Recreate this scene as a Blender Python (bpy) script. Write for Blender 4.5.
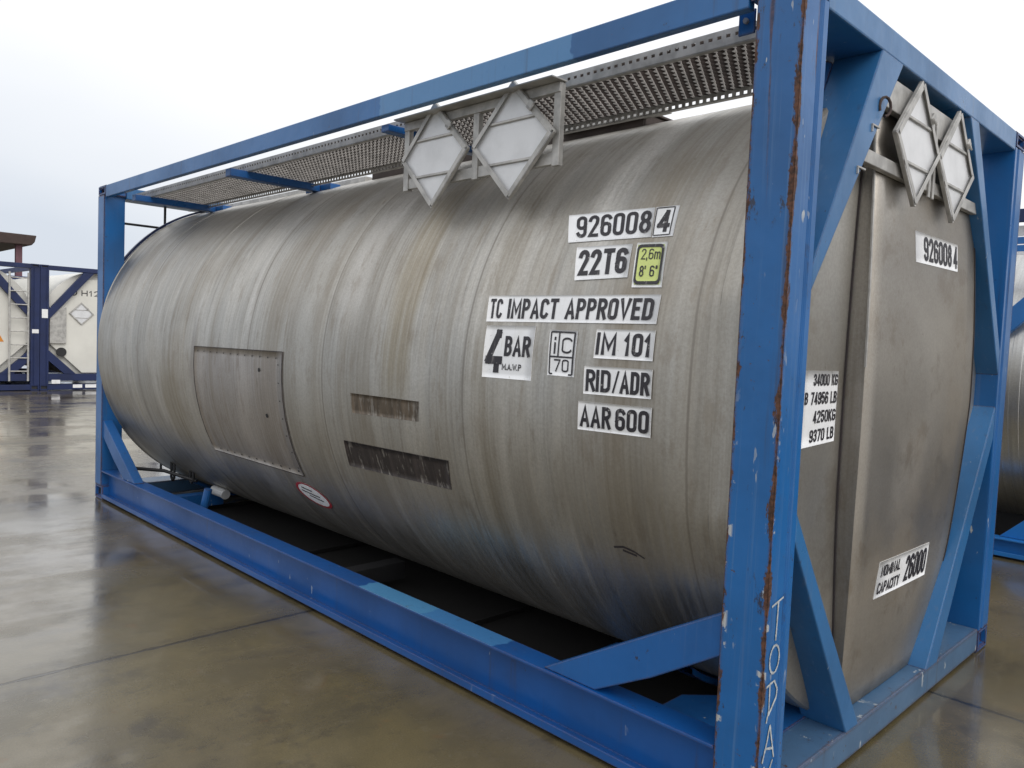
import bpy, bmesh, math, random
from mathutils import Vector, Matrix
random.seed(7)
for o in list(bpy.data.objects): bpy.data.objects.remove(o)
S = bpy.context.scene
C = S.collection
PI = math.pi

# ------------------------------------------------------------------ camera
cam = bpy.data.cameras.new('camera'); co = bpy.data.objects.new('camera', cam); C.objects.link(co)
a, b, c = math.radians(135.24725), math.radians(-3.31189), math.radians(2.42013)
fw = Vector((math.cos(b)*math.cos(a), math.cos(b)*math.sin(a), math.sin(b)))
r0 = Vector((math.sin(a), -math.cos(a), 0)); u0 = r0.cross(fw)
rr = math.cos(c)*r0 + math.sin(c)*u0; uu = -math.sin(c)*r0 + math.cos(c)*u0
co.matrix_world = Matrix(((rr.x, uu.x, -fw.x, 1.06207), (rr.y, uu.y, -fw.y, -2.14725), (rr.z, uu.z, -fw.z, 1.48237), (0, 0, 0, 1)))
cam.sensor_width = 36; cam.lens = 784.70*36/1024; cam.clip_start = 0.05; cam.clip_end = 2000
S.camera = co

# ------------------------------------------------------------------ sky, sun, exposure (overcast)
W = bpy.data.worlds.new('World'); S.world = W; W.use_nodes = True
wn, wl = W.node_tree.nodes, W.node_tree.links
bg = wn['Background']; bg.inputs[1].default_value = 1.0
SUN_EL, SUN_ROT = math.radians(40), math.radians(100)
sk = wn.new('ShaderNodeTexSky'); sk.sky_type = 'NISHITA'; sk.sun_disc = False
sk.sun_elevation = SUN_EL; sk.sun_rotation = SUN_ROT; sk.dust_density = 6; sk.air_density = 1
gm = wn.new('ShaderNodeVectorMath'); gm.operation = 'SCALE'; gm.inputs['Scale'].default_value = 0.10
wl.new(sk.outputs[0], gm.inputs[0])
tc = wn.new('ShaderNodeTexCoord'); sx = wn.new('ShaderNodeSeparateXYZ'); wl.new(tc.outputs['Generated'], sx.inputs[0])
# cloud deck: bluish grey low down, bright white higher up, softly uneven
nz = wn.new('ShaderNodeTexNoise'); nz.inputs['Scale'].default_value = 1.6; nz.inputs['Detail'].default_value = 4; nz.inputs['Roughness'].default_value = .45
mp = wn.new('ShaderNodeMapping'); mp.inputs['Scale'].default_value = (1, 1, 2.6); wl.new(tc.outputs['Generated'], mp.inputs[0]); wl.new(mp.outputs[0], nz.inputs['Vector'])
def wmath(op, x, y):
    m = wn.new('ShaderNodeMath'); m.operation = op
    for i, v in enumerate((x, y)):
        if isinstance(v, (int, float)): m.inputs[i].default_value = v
        else: wl.new(v, m.inputs[i])
    return m.outputs[0]
h = wmath('ADD', sx.outputs[2], wmath('MULTIPLY', wmath('SUBTRACT', nz.outputs[0], .5), .22))
h = wmath('ADD', h, wmath('MULTIPLY', sx.outputs[1], .10)); h = wmath('ADD', h, wmath('MULTIPLY', sx.outputs[0], .12))
cr = wn.new('ShaderNodeValToRGB'); wl.new(h, cr.inputs[0])
e = cr.color_ramp.elements
e[0].position = .0; e[0].color = (.76, .82, .91, 1); e[1].position = .95; e[1].color = (1.25, 1.27, 1.3, 1)
n1 = e.new(.06); n1.color = (.90, .94, 1.0, 1)
n2 = e.new(.20); n2.color = (1.12, 1.13, 1.15, 1)
mx = wn.new('ShaderNodeMixRGB'); mx.inputs[0].default_value = .9
wl.new(gm.outputs[0], mx.inputs[1]); wl.new(cr.outputs[0], mx.inputs[2]); wl.new(mx.outputs[0], bg.inputs[0])
sl = bpy.data.lights.new('sun', 'SUN'); sl.energy = 1.0; sl.angle = math.radians(40); sl.color = (1, .97, .93)
so = bpy.data.objects.new('sun', sl); C.objects.link(so)
sd = Vector((math.cos(SUN_EL)*math.sin(SUN_ROT), math.cos(SUN_EL)*math.cos(SUN_ROT), math.sin(SUN_EL)))
so.rotation_euler = (-sd).to_track_quat('-Z', 'Y').to_euler()
S.view_settings.view_transform = 'Standard'; S.view_settings.look = 'None'
S.view_settings.exposure = 0.0; S.view_settings.gamma = 1.0; S.view_settings.use_curve_mapping = False
S.render.engine = 'CYCLES'

# ------------------------------------------------------------------ material helpers
class N:
    def __init__(s, name):
        s.m = bpy.data.materials.new(name); s.m.use_nodes = True
        s.t = s.m.node_tree; s.p = s.t.nodes['Principled BSDF']
        s.tc = s.t.nodes.new('ShaderNodeTexCoord')
    def nd(s, k, **kw):
        n = s.t.nodes.new(k)
        for a, v in kw.items(): setattr(n, a, v)
        return n
    def lk(s, x, y): s.t.links.new(x, y)
    def put(s, inp, v):
        if isinstance(v, (int, float)): inp.default_value = v
        elif isinstance(v, (tuple, list)): inp.default_value = (*v, 1) if len(v) == 3 and len(inp.default_value) == 4 else v
        else: s.lk(v, inp)
    def noise(s, scale=(1, 1, 1), sc=1, det=4, rough=.6, loc=(0, 0, 0), dist=0):
        m = s.nd('ShaderNodeMapping'); m.inputs['Scale'].default_value = scale; m.inputs['Location'].default_value = loc
        s.lk(s.tc.outputs['Object'], m.inputs[0])
        n = s.nd('ShaderNodeTexNoise'); n.inputs['Scale'].default_value = sc; n.inputs['Detail'].default_value = det
        n.inputs['Roughness'].default_value = rough; n.inputs['Distortion'].default_value = dist
        s.lk(m.outputs[0], n.inputs['Vector']); return n.outputs[0]
    def rng(s, v, a, b, c=0., d=1., smooth=True):
        n = s.nd('ShaderNodeMapRange'); n.interpolation_type = 'SMOOTHSTEP' if smooth else 'LINEAR'
        s.put(n.inputs[0], v)
        for i, x in enumerate((a, b, c, d)): n.inputs[i+1].default_value = x
        return n.outputs[0]
    def mix(s, f, a, b):
        n = s.nd('ShaderNodeMixRGB'); s.put(n.inputs[0], f); s.put(n.inputs[1], a); s.put(n.inputs[2], b); return n.outputs[0]
    def mt(s, op, a, b=0., c=0.):
        n = s.nd('ShaderNodeMath', operation=op); s.put(n.inputs[0], a); s.put(n.inputs[1], b); s.put(n.inputs[2], c); return n.outputs[0]
    def xyz(s):
        n = s.nd('ShaderNodeSeparateXYZ'); s.lk(s.tc.outputs['Object'], n.inputs[0]); return n.outputs
    def bump(s, h, strength=.3, dist=.01):
        n = s.nd('ShaderNodeBump'); n.inputs['Strength'].default_value = strength; n.inputs['Distance'].default_value = dist
        s.put(n.inputs['Height'], h); s.lk(n.outputs[0], s.p.inputs['Normal']); return n
    def edge(s, rad, lo, hi):
        bv = s.nd('ShaderNodeBevel', samples=4); bv.inputs[0].default_value = rad
        g = s.nd('ShaderNodeNewGeometry'); d = s.nd('ShaderNodeVectorMath', operation='DOT_PRODUCT')
        s.lk(bv.outputs[0], d.inputs[0]); s.lk(g.outputs['Normal'], d.inputs[1])
        return s.rng(d.outputs['Value'], hi, lo, 0, 1)     # 1 on the edge
    def inside(s, v, a, b, soft=.01):
        return s.mt('MULTIPLY', s.rng(v, a-soft, a+soft), s.rng(v, b+soft, b-soft))
    def out(s, col=None, rough=None, metal=None, spec=None):
        if col is not None: s.put(s.p.inputs['Base Color'], col)
        if rough is not None: s.put(s.p.inputs['Roughness'], rough)
        if metal is not None: s.put(s.p.inputs['Metallic'], metal)
        if spec is not None: s.put(s.p.inputs['Specular IOR Level'], spec)
        return s.m

def simple(name, col, rough=.5, metal=0., var=.25, sc=6):
    s = N(name); n = s.noise(sc=sc, det=6)
    c2 = tuple(x*(1-var) for x in col)
    return s.out(s.mix(s.rng(n, .35, .7), col, c2), rough, metal)

def paint(name, col, wear=1., patch=None, streaks=.35, rough=.34, er=.012, rlo=.62, zmin=None, yrust=False, chips=0., corner=False):
    """worn enamel with rusted edges, chips and thin run-down dirt"""
    s = N(name)
    big = s.noise(sc=1.7, det=5); fine = s.noise(sc=38, det=5, rough=.7)
    base = s.mix(s.rng(big, .35, .7), col, tuple(x*.74+.004 for x in col))
    if patch:
        for (ax, a0, b0, pc) in patch:
            lim = s.noise(sc=9, det=5)
            v = s.mt('ADD', s.xyz()[ax], s.rng(lim, 0, 1, -.07, .07, False))
            pm = s.mt('MULTIPLY', s.inside(v, a0, b0, .006), s.rng(fine, .30, .42, .75, 1))
            if zmin: pm = s.mt('MULTIPLY', pm, s.rng(s.xyz()[2], zmin-.001, zmin+.001))
            base = s.mix(pm, base, pc)
    # chalky faded streaks that run down
    st = s.noise(scale=(26, 26, .7), sc=1.5, det=4)
    base = s.mix(s.rng(st, .56, .76, 0, streaks), base, tuple(min(1, x*.75+.05) for x in col))
    dk = s.noise(scale=(17, 17, .9), sc=1.3, det=5, loc=(3, 5, 1))
    base = s.mix(s.rng(dk, .60, .78, 0, .45*wear), base, (.045, .035, .03))
    # rust on the edges
    en = s.noise(sc=7, det=7, rough=.7)
    e1 = s.edge(er, .80, .999)
    ev = s.mt('ADD', s.mt('MULTIPLY', e1, .9), s.mt('MULTIPLY', s.mt('SUBTRACT', en, .5), 1.7))
    em = s.rng(ev, rlo, rlo+.06, 0, 1)
    em = s.mt('MULTIPLY', em, s.rng(e1, .03, .10))
    if yrust: em = s.mt('MULTIPLY', em, s.mt('MAXIMUM', s.rng(s.xyz()[1], .085, .07), s.rng(s.xyz()[1], 2.353, 2.368)))
    if corner:
        X = s.xyz(); ax = s.mt('ABSOLUTE', X[0]); ay = s.mt('ABSOLUTE', X[1])
        d0 = s.mt('MAXIMUM', ax, ay)
        rg = s.noise(scale=(3, 3, 1), sc=7, det=7, rough=.75, loc=(2, 2, 2)); sl_ = s.noise(scale=(.1, .1, 1), sc=1.1, det=2)
        wdt = s.mt('ADD', s.rng(rg, .30, .70, -.018, .026, False), s.rng(sl_, .35, .6, -.006, .008, False))
        k0 = s.rng(s.mt('SUBTRACT', d0, wdt), .002, .007, 1, 0)
        d1 = s.mt('ABSOLUTE', s.mt('ADD', X[0], .147))
        rg2 = s.noise(scale=(3, 3, 1), sc=8, det=7, rough=.75, loc=(5, 1, 7))
        k1 = s.rng(s.mt('SUBTRACT', d1, s.rng(rg2, .38, .72, -.012, .024, False)), .0, .004, 1, 0)
        rn_ = s.noise(scale=(22, 22, .9), sc=1.4, det=5, loc=(8, 8, 1))
        drip = s.mt('MULTIPLY', s.rng(rn_, .58, .66), s.rng(s.mt('ADD', X[2], s.mt('MULTIPLY', rn_, 1.2)), 2.55, 3.1))
        em = s.mt('MAXIMUM', em, s.mt('MAXIMUM', s.mt('MAXIMUM', k0, k1), s.mt('MULTIPLY', drip, .75)))
        wh = s.mt('MULTIPLY', s.rng(s.mt('SUBTRACT', s.mt('MINIMUM', d0, d1), .012), .0, .012, 1, 0), s.mt('MULTIPLY', s.rng(s.noise(sc=11, det=5, loc=(1, 9, 3)), .56, .59), s.rng(X[2], 1.5, .9)))
        base = s.mix(wh, base, (.48, .50, .50))
        bk = s.mt('MULTIPLY', s.rng(s.noise(scale=(2.2, 2.2, .8), sc=9, det=7, rough=.8, loc=(4, 4, 1)), .60, .625), s.rng(s.mt('SUBTRACT', s.mt('MINIMUM', d0, d1), .05), .02, -.03, .35, 1))
        base = s.mix(s.mt('MULTIPLY', bk, .85), base, (.028, .020, .018))
        sk_ = s.noise(scale=(45, 45, .8), sc=1, det=4, loc=(3, 1, 4)); base = s.mix(s.rng(sk_, .54, .70, 0, .4), base, (.10, .20, .38))
    rn = s.noise(sc=60, det=4)
    rust = s.mix(s.rng(rn, .35, .65), (.035, .017, .012), (.12, .052, .030))
    chip = s.mt('MULTIPLY', s.rng(fine, .685-chips, .70-chips), s.rng(s.noise(sc=2.4, det=3, loc=(9, 2, 4)), .5, .62))
    scr = s.mt('MULTIPLY', s.rng(s.noise(scale=(1, 1, .28), sc=24, det=3, loc=(1, 7, 2)), .70-chips, .72-chips), s.rng(big, .45, .58))
    sc2 = s.mt('MULTIPLY', s.rng(s.noise(scale=(1.4, 1.4, 1), sc=13, det=6, rough=.75, loc=(6, 6, 6)), .64, .66), s.rng(s.noise(sc=1.9, det=2, loc=(3, 8, 5)), .50, .60))
    base = s.mix(s.mt('MULTIPLY', sc2, .8*wear), base, (.03, .022, .02))
    c1 = s.mix(s.mt('MULTIPLY', em, min(1, wear)), base, rust)
    c1 = s.mix(s.mt('MULTIPLY', chip, .9*wear), c1, (.07, .035, .022))
    c1 = s.mix(s.mt('MULTIPLY', scr, .8*wear), c1, (.42, .45, .47))
    ro = s.mt('ADD', s.rng(big, .3, .7, rough-.07, rough+.1), s.mt('MULTIPLY', em, .35))
    s.bump(s.mt('ADD', s.mt('MULTIPLY', s.noise(sc=4.5, det=3), 6.), s.mt('SUBTRACT', s.mt('MULTIPLY', fine, .35), s.mt('ADD', em, chip))), .4, .0015)
    return s.out(c1, ro)

BLUE = (.011, .108, .345)
M = {}
M['blue'] = paint('blue_paint', BLUE)
M['blue_post'] = paint('blue_post_paint', (.012, .125, .37), wear=1.3, streaks=.6, er=.026, rlo=.33, yrust=True, chips=.03)
M['post_worn'] = paint('rusty_blue_post_paint', (.012, .125, .37), wear=1.3, streaks=.6, er=.02, rlo=.6, yrust=True, chips=.05, corner=True)
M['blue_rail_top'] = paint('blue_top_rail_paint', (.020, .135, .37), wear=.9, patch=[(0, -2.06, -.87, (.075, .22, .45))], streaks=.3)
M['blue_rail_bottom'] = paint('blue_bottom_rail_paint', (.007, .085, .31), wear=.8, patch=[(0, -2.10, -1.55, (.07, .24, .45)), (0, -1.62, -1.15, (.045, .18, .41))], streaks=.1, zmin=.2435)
M['paler'] = paint('paler_blue_paint', (.030, .15, .36), wear=1., streaks=.8)  # lighter, more streaked blue for the end rails and braces
M['worn_sill'] = paint('worn_sill_paint', (.07, .15, .27), wear=1.3, streaks=.3, er=.03, rlo=.40, chips=.05)
M['navy'] = simple('navy_paint', (.006, .018, .085), .55, 0, .3, 3)
M['lightblue'] = paint('light_blue_paint', (.02, .17, .50), wear=.3, streaks=.1)

def clad(name, tint=(.44, .425, .395), metal=.90, rlo=.40, rhi=.55, dirt=.78, bands=()):
    """weathered brushed steel cladding: grain and grime run round the barrel"""
    s = N(name)
    X = s.xyz()
    g1 = s.noise(scale=(55, .9, .9), sc=1, det=5, rough=.65)
    g2 = s.noise(scale=(9, .35, .35), sc=1, det=4)
    g3 = s.noise(scale=(2.2, .5, .5), sc=1, det=3)
    blot = s.noise(sc=1.3, det=6, rough=.6)
    fine = s.noise(scale=(160, 5, 5), sc=1, det=3); spk = s.noise(sc=95, det=3, rough=.7); mot = s.noise(scale=(16, 5, 5), sc=1, det=6, rough=.7, loc=(6, 1, 2))
    t = tint
    col = s.mix(s.rng(g1, .3, .72), tuple(x*1.10 for x in t), tuple(x*.86 for x in t))
    col = s.mix(s.rng(g2, .38, .68, 0, .5*dirt), col, (t[0]*.80, t[1]*.74, t[2]*.65))
    col = s.mix(s.rng(g3, .51, .60, 0, .42), col, tuple(min(1, x*1.45) for x in t)); g4 = s.noise(scale=(3.1, .25, .25), sc=1, det=3, loc=(7, 7, 7)); col = s.mix(s.rng(g4, .53, .58, 0, .40), col, (t[0]*.66, t[1]*.62, t[2]*.56))
    col = s.mix(s.rng(blot, .50, .72, 0, .5*dirt), col, (t[0]*.62, t[1]*.55, t[2]*.46))
    ru = s.noise(scale=(14, 1.1, 1.1), sc=1, det=5, loc=(4, 2, 8))
    col = s.mix(s.rng(ru, .60, .80, 0, .5*dirt), col, (.20, .15, .09))
    lw = s.noise(scale=(30, 1.6, 1.6), sc=1, det=4, loc=(1, 3, 5))
    col = s.mix(s.rng(lw, .60, .78, 0, .35), col, tuple(min(1, x*1.5) for x in t))
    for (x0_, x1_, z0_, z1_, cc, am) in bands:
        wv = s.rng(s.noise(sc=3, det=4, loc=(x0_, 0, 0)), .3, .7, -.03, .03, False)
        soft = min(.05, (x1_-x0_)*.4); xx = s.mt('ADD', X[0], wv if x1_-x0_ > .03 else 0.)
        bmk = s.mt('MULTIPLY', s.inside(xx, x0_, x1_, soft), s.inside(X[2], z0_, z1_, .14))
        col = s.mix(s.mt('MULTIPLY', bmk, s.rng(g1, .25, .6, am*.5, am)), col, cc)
    ro = s.mt('ADD', s.rng(g1, .3, .7, rlo, rhi), s.rng(blot, .4, .7, -.03, .06))
    hh = s.mt('ADD', s.mt('MULTIPLY', fine, .12), s.mt('MULTIPLY', g1, .25))
    big = s.noise(scale=(1.6, 1.1, 1.1), sc=1.2, det=2)
    hh = s.mt('ADD', hh, s.mt('MULTIPLY', big, 9.))
    s.bump(hh, .30, .0035)
    col = s.mix(s.rng(spk, .35, .65, .0, .22), col, (t[0]*.45, t[1]*.43, t[2]*.40))
    col = s.mix(s.rng(mot, .52, .66, 0, .45*dirt), col, (t[0]*.55, t[1]*.48, t[2]*.40))
    sp2 = s.noise(scale=(3, 1.2, 1.2), sc=11, det=6, rough=.75, loc=(2, 5, 9)); col = s.mix(s.rng(sp2, .64, .70, 0, .45*dirt), col, (.13, .10, .075))
    me = s.rng(s.mt('MAXIMUM', blot, g2), .5, .75, metal, metal-.3*dirt)
    return s.out(col, ro, me)
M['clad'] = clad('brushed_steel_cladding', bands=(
    (-.86, -.74, 1.80, 2.6, (.66, .64, .60), .8), (-2.36, -2.16, 1.55, 2.6, (.60, .58, .55), .6), (-2.72, -2.56, .9, 2.6, (.58, .57, .54), .45),  # pale bands paint hoop highlights into the cladding colour
    (-3.33, -3.27, 1.42, 2.6, (.60, .58, .55), .45), (-1.93, -1.72, 1.2, 2.3, (.30, .24, .14), .55), (-1.28, -1.16, .5, 2.4, (.24, .20, .14), .45), (-.62, -.50, .3, 2.2, (.27, .22, .15), .4),  # first entry a painted ring highlight, the others brown stains
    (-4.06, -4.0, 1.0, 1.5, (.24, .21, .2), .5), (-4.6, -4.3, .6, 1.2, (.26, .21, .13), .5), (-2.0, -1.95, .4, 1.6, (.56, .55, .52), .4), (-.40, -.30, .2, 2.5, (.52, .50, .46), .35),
    (-5.02, -5.005, -.1, 2.6, (.12, .10, .09), .6), (-3.262, -3.250, .95, 2.6, (.14, .12, .10), .6), (-2.44, -2.43, -.1, 2.6, (.14, .12, .10), .55), (-1.36, -1.35, -.1, 2.6, (.14, .12, .10), .5), (-.300, -.292, -.1, 2.6, (.14, .12, .10), .55)))
M['clad_end'] = clad('end_steel_cladding', (.38, .355, .32), .8, .38, .52, 1.)
M['clad_patch'] = clad('patch_steel', (.37, .345, .325), .8, .38, .52, .9)
M['clad_clean'] = clad('clean_steel_cladding', (.58, .58, .57), .85, .30, .42, .3)
M['white_clad'] = simple('white_tank_paint', (.72, .71, .66), .42, 0, .12, 1.2)
M['seam'] = simple('dark_seam', (.035, .028, .03), .7)
M['dark'] = simple('dark_steel', (.02, .02, .022), .6)
M['under_shade'] = simple('underside_shade_black', (.007, .006, .006), .85)  # black tone stands in for the deep shade under the tank
M['alu'] = simple('dull_aluminium', (.50, .49, .47), .45, .3, .35, 14)
M['alu_light'] = simple('pale_placard_metal', (.74, .75, .77), .42, .1, .12, 8)
M['grate'] = simple('lit_galvanised_grating', (.55, .52, .49), .5, .1, .3, 9)  # pale tone paints in the light caught by the teeth
M['metal_shade'] = simple('shade_toned_metal', (.06, .045, .04), .7, .2, .4, 9)  # dark tone paints shade onto the grating blades and spill box
def vinyl():
    s = N('white_vinyl'); a = s.noise(sc=7, det=7, rough=.7); b_ = s.noise(sc=40, det=5, rough=.7); st = s.noise(scale=(60, 3, 3), sc=1, det=4)
    c_ = s.mix(s.rng(a, .45, .75, 0, .5), (.84, .85, .87), (.66, .65, .62)); c_ = s.mix(s.rng(b_, .64, .70, 0, .6), c_, (.38, .35, .31))
    return s.out(s.mix(s.rng(st, .60, .75, 0, .45), c_, (.50, .47, .42)), .42)
M['vinyl'] = vinyl()
def printm():
    s = N('black_print'); a = s.noise(sc=55, det=5, rough=.7); b_ = s.noise(scale=(50, 6, 6), sc=1, det=5)
    c_ = s.mix(s.rng(a, .62, .68, 0, .8), (.020, .018, .024), (.40, .39, .38))
    return s.out(s.mix(s.rng(b_, .58, .70, 0, .5), c_, (.22, .21, .21)), .5)
M['print'] = printm()
M['yellow'] = simple('yellow_green_vinyl', (.60, .68, .22), .4, 0, .1)
M['red'] = simple('red_print', (.40, .03, .04), .4)
M['orange'] = simple('orange_print', (.75, .28, .03), .4)
M['chalk'] = simple('chalk', (.50, .54, .56), .9, 0, .4, 60)
M['brown'] = simple('dark_brown_wood', (.050, .030, .025), .7)
M['purple'] = simple('faded_maroon_paint', (.16, .07, .09), .6)
M['gap_white'] = simple('bright_gap_white', (.62, .63, .64), .4)  # white stands in for bright ground seen through a gap
def residue(name, col, th):
    s = N(name); n = s.noise(scale=(70, 9, 9), sc=1, det=5); m = s.noise(sc=16, det=5)
    f = s.rng(s.mt('ADD', s.mt('MULTIPLY', n, .6), s.mt('MULTIPLY', m, .4)), th, th+.07)
    g_ = s.noise(scale=(30, 5, 5), sc=1, det=4, loc=(3, 3, 3)); c_ = s.mix(s.rng(g_, .4, .7, 0, .8), col, tuple(x*2.2 for x in col))
    return s.out(s.mix(s.mt('MULTIPLY', f, .75), c_, (.25, .23, .205)), .6, .3)
M['res_light'] = residue('faded_sticker_residue', (.085, .066, .048), .50)
M['res_dark'] = residue('dark_sticker_residue', (.035, .028, .026), .545)

def ground_mat():
    s = N('wet_concrete')
    X = s.xyz()
    big = s.noise(sc=.55, det=5, rough=.55); mid = s.noise(sc=2.3, det=6, rough=.62); fine = s.noise(sc=70, det=4)
    stv = s.noise(scale=(1.2, .32, 1), sc=1.1, det=5, loc=(4, 4, 0))
    col = s.mix(s.rng(mid, .3, .7), (.145, .116, .056), (.090, .074, .038))
    col = s.mix(s.rng(big, .42, .64, 0, .7), col, (.17, .135, .085))
    st2 = s.noise(scale=(1, .35, 1), sc=3.2, det=7, rough=.7, loc=(2, 9, 0)); col = s.mix(s.rng(st2, .50, .72, 0, .6), col, (.055, .047, .034))
    st3 = s.noise(sc=9, det=6, rough=.75, loc=(5, 5, 0)); col = s.mix(s.rng(st3, .55, .7, 0, .4), col, (.17, .145, .10))
    st = s.noise(sc=1.25, det=6, rough=.65, loc=(7, 3, 0))
    col = s.mix(s.rng(st, .56, .68, 0, .72), col, (.040, .034, .028))
    col = s.mix(s.rng(fine, .62, .72, 0, .35), col, (.21, .19, .15))
    # joints between the slabs
    fx = s.mt('ABSOLUTE', s.mt('SUBTRACT', s.mt('MODULO', s.mt('ADD', X[0], 352.55), 3.5), 0.))
    fx = s.mt('MINIMUM', fx, s.mt('SUBTRACT', 3.5, fx))
    fy = s.mt('MODULO', s.mt('ADD', X[1], 398.4), 5.)
    fy = s.mt('MINIMUM', fy, s.mt('SUBTRACT', 5., fy))
    wob = s.rng(s.noise(sc=14, det=4), .3, .7, -.005, .005)
    d = s.mt('ADD', s.mt('MINIMUM', fx, fy), wob)
    jm = s.rng(d, .006, .014, 1, 0)
    col = s.mix(jm, col, (.022, .018, .014))
    col = s.mix(s.rng(d, .01, .11, .35, 0), col, (.05, .042, .03))
    # a film of water, uneven
    wet = s.rng(s.mt('ADD', s.mt('MULTIPLY', stv, .6), s.mt('MULTIPLY', mid, .4)), .40, .60)
    grit = s.noise(sc=160, det=3, rough=.7); blotch = s.noise(scale=(1, .55, 1), sc=4.2, det=8, rough=.72, loc=(11, 3, 0))
    col = s.mix(s.rng(grit, .40, .70, 0, .35), col, (.055, .047, .030))
    col = s.mix(s.rng(blotch, .55, .68, 0, .5), col, (.042, .036, .026))
    col = s.mix(s.rng(s.noise(sc=6, det=8, rough=.75, loc=(1, 12, 0)), .60, .68, 0, .45), col, (.15, .085, .035))
    s.put(s.p.inputs['Coat Roughness'], s.rng(s.mt('ADD', s.mt('MULTIPLY', blotch, .5), s.mt('MULTIPLY', wet, .35)), .2, .6, .07, .27))
    ro = s.mix(wet, (.13, .13, .13), (.30, .30, .30))
    s.p.inputs['IOR'].default_value = 1.36
    s.bump(s.mt('SUBTRACT', s.mt('ADD', s.mt('MULTIPLY', fine, .22), s.mt('MULTIPLY', mid, .9)), s.mt('MULTIPLY', jm, 2.)), .42, .006)
    s.put(s.p.inputs['Coat Weight'], s.rng(wet, 0, 1, 1., .72)); s.p.inputs['Coat IOR'].default_value = 1.5
    return s.out(col, ro)
M['ground'] = ground_mat()

# ------------------------------------------------------------------ mesh helpers
def obj(name, bm, mat, parent=None, smooth=False, label=None):
    me = bpy.data.meshes.new(name); bm.normal_update(); bm.to_mesh(me); bm.free()
    if smooth:
        for p in me.polygons: p.use_smooth = True
    for m in (mat if isinstance(mat, (list, tuple)) else [mat]): me.materials.append(m)
    o = bpy.data.objects.new(name, me); C.objects.link(o)
    if parent: o.parent = parent
    if label: o['label'] = label
    return o
def thing(name, label, cat, loc=(0, 0, 0), group=None, rz=0):
    o = bpy.data.objects.new(name, None); C.objects.link(o); o.location = loc; o.rotation_euler = (0, 0, rz)
    o['label'] = label; o['category'] = cat
    if group: o['group'] = group
    return o
def box(bm, x0, x1, y0, y1, z0, z1, bev=.004):
    m = Matrix.Translation(((x0+x1)/2, (y0+y1)/2, (z0+z1)/2)) @ Matrix.Diagonal((abs(x1-x0), abs(y1-y0), abs(z1-z0), 1))
    r = bmesh.ops.create_cube(bm, size=1, matrix=m)
    if bev:
        es = list({e for v in r['verts'] for e in v.link_edges})
        bmesh.ops.bevel(bm, geom=es, offset=bev, segments=2, affect='EDGES', profile=.5)
    return bm
def prism(bm, pts, axis, lo, hi, bev=.004):
    """pts in the two other axes (in x,y,z order), extruded along axis from lo to hi"""
    def P(p, k):
        q = list(p); q.insert(axis, k); return q
    A = [bm.verts.new(P(p, lo)) for p in pts]; B = [bm.verts.new(P(p, hi)) for p in pts]
    fs = [bm.faces.new(A), bm.faces.new(B[::-1])]
    n = len(pts)
    for i in range(n): fs.append(bm.faces.new((A[i], B[i], B[(i+1) % n], A[(i+1) % n])))
    bmesh.ops.recalc_face_normals(bm, faces=fs)
    if bev: bmesh.ops.bevel(bm, geom=list({e for f in fs for e in f.edges}), offset=bev, segments=2, affect='EDGES', profile=.5)
    return bm
def bar(bm, p, q, w, h, up=(0, 0, 1), bev=.002):
    p, q = Vector(p), Vector(q); d = q-p; L = d.length; d.normalize(); up = Vector(up)
    s = d.cross(up).normalized(); t = s.cross(d)
    R = Matrix((( d.x, s.x, t.x, 0), (d.y, s.y, t.y, 0), (d.z, s.z, t.z, 0), (0, 0, 0, 1)))
    m = Matrix.Translation((p+q)/2) @ R @ Matrix.Diagonal((L, w, h, 1))
    r = bmesh.ops.create_cube(bm, size=1, matrix=m)
    if bev: bmesh.ops.bevel(bm, geom=list({e for v in r['verts'] for e in v.link_edges}), offset=bev, segments=1, affect='EDGES')
    return bm
def tube(bm, pts, r, seg=10):
    pts = [Vector(p) for p in pts]; rings = []
    for i, p in enumerate(pts):
        d = (pts[min(i+1, len(pts)-1)]-pts[max(i-1, 0)]).normalized()
        n = d.orthogonal().normalized() if i == 0 else (n - d*n.dot(d)).normalized()
        bn = d.cross(n)
        rings.append([bm.verts.new(p+r*(math.cos(2*PI*k/seg)*n+math.sin(2*PI*k/seg)*bn)) for k in range(seg)])
    for A, B in zip(rings, rings[1:]):
        for k in range(seg): bm.faces.new((A[k], A[(k+1) % seg], B[(k+1) % seg], B[k]))
    bm.faces.new(rings[0][::-1]); bm.faces.new(rings[-1]); return bm
def BM(): return bmesh.new()

L, Wd, H = 6.058, 2.438, 2.591

# ------------------------------------------------------------------ ground
bm = BM(); bmesh.ops.create_grid(bm, x_segments=8, y_segments=8, size=500)
g = obj('ground', bm, M['ground']); g['kind'] = 'structure'

# ------------------------------------------------------------------ container frame
def casting(x0, x1, y0, y1, z0, z1, out):
    """ISO corner casting with an oval hole sunk in each outer face; out = outward signs"""
    bm = BM()
    r = bmesh.ops.create_cube(bm, size=1, matrix=Matrix.Translation(((x0+x1)/2, (y0+y1)/2, (z0+z1)/2)) @ Matrix.Diagonal((x1-x0, y1-y0, z1-z0, 1)))
    for f in list(bm.faces):
        n = f.normal.copy()
        if n.x*out[0] > .5 or n.y*out[1] > .5:
            a = bmesh.ops.inset_region(bm, faces=[f], thickness=.034)
            a = bmesh.ops.inset_region(bm, faces=[f], thickness=.001, depth=-.03)
            f.material_index = 1
    es = [e for e in bm.edges if e.calc_face_angle(0) > 1 and all(abs(v.co.x-x0) < 1e-4 or abs(v.co.x-x1) < 1e-4 or True for v in e.verts) and e.calc_length() > .078]
    bmesh.ops.bevel(bm, geom=es, offset=.007, segments=2, affect='EDGES')
    return bm
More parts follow.
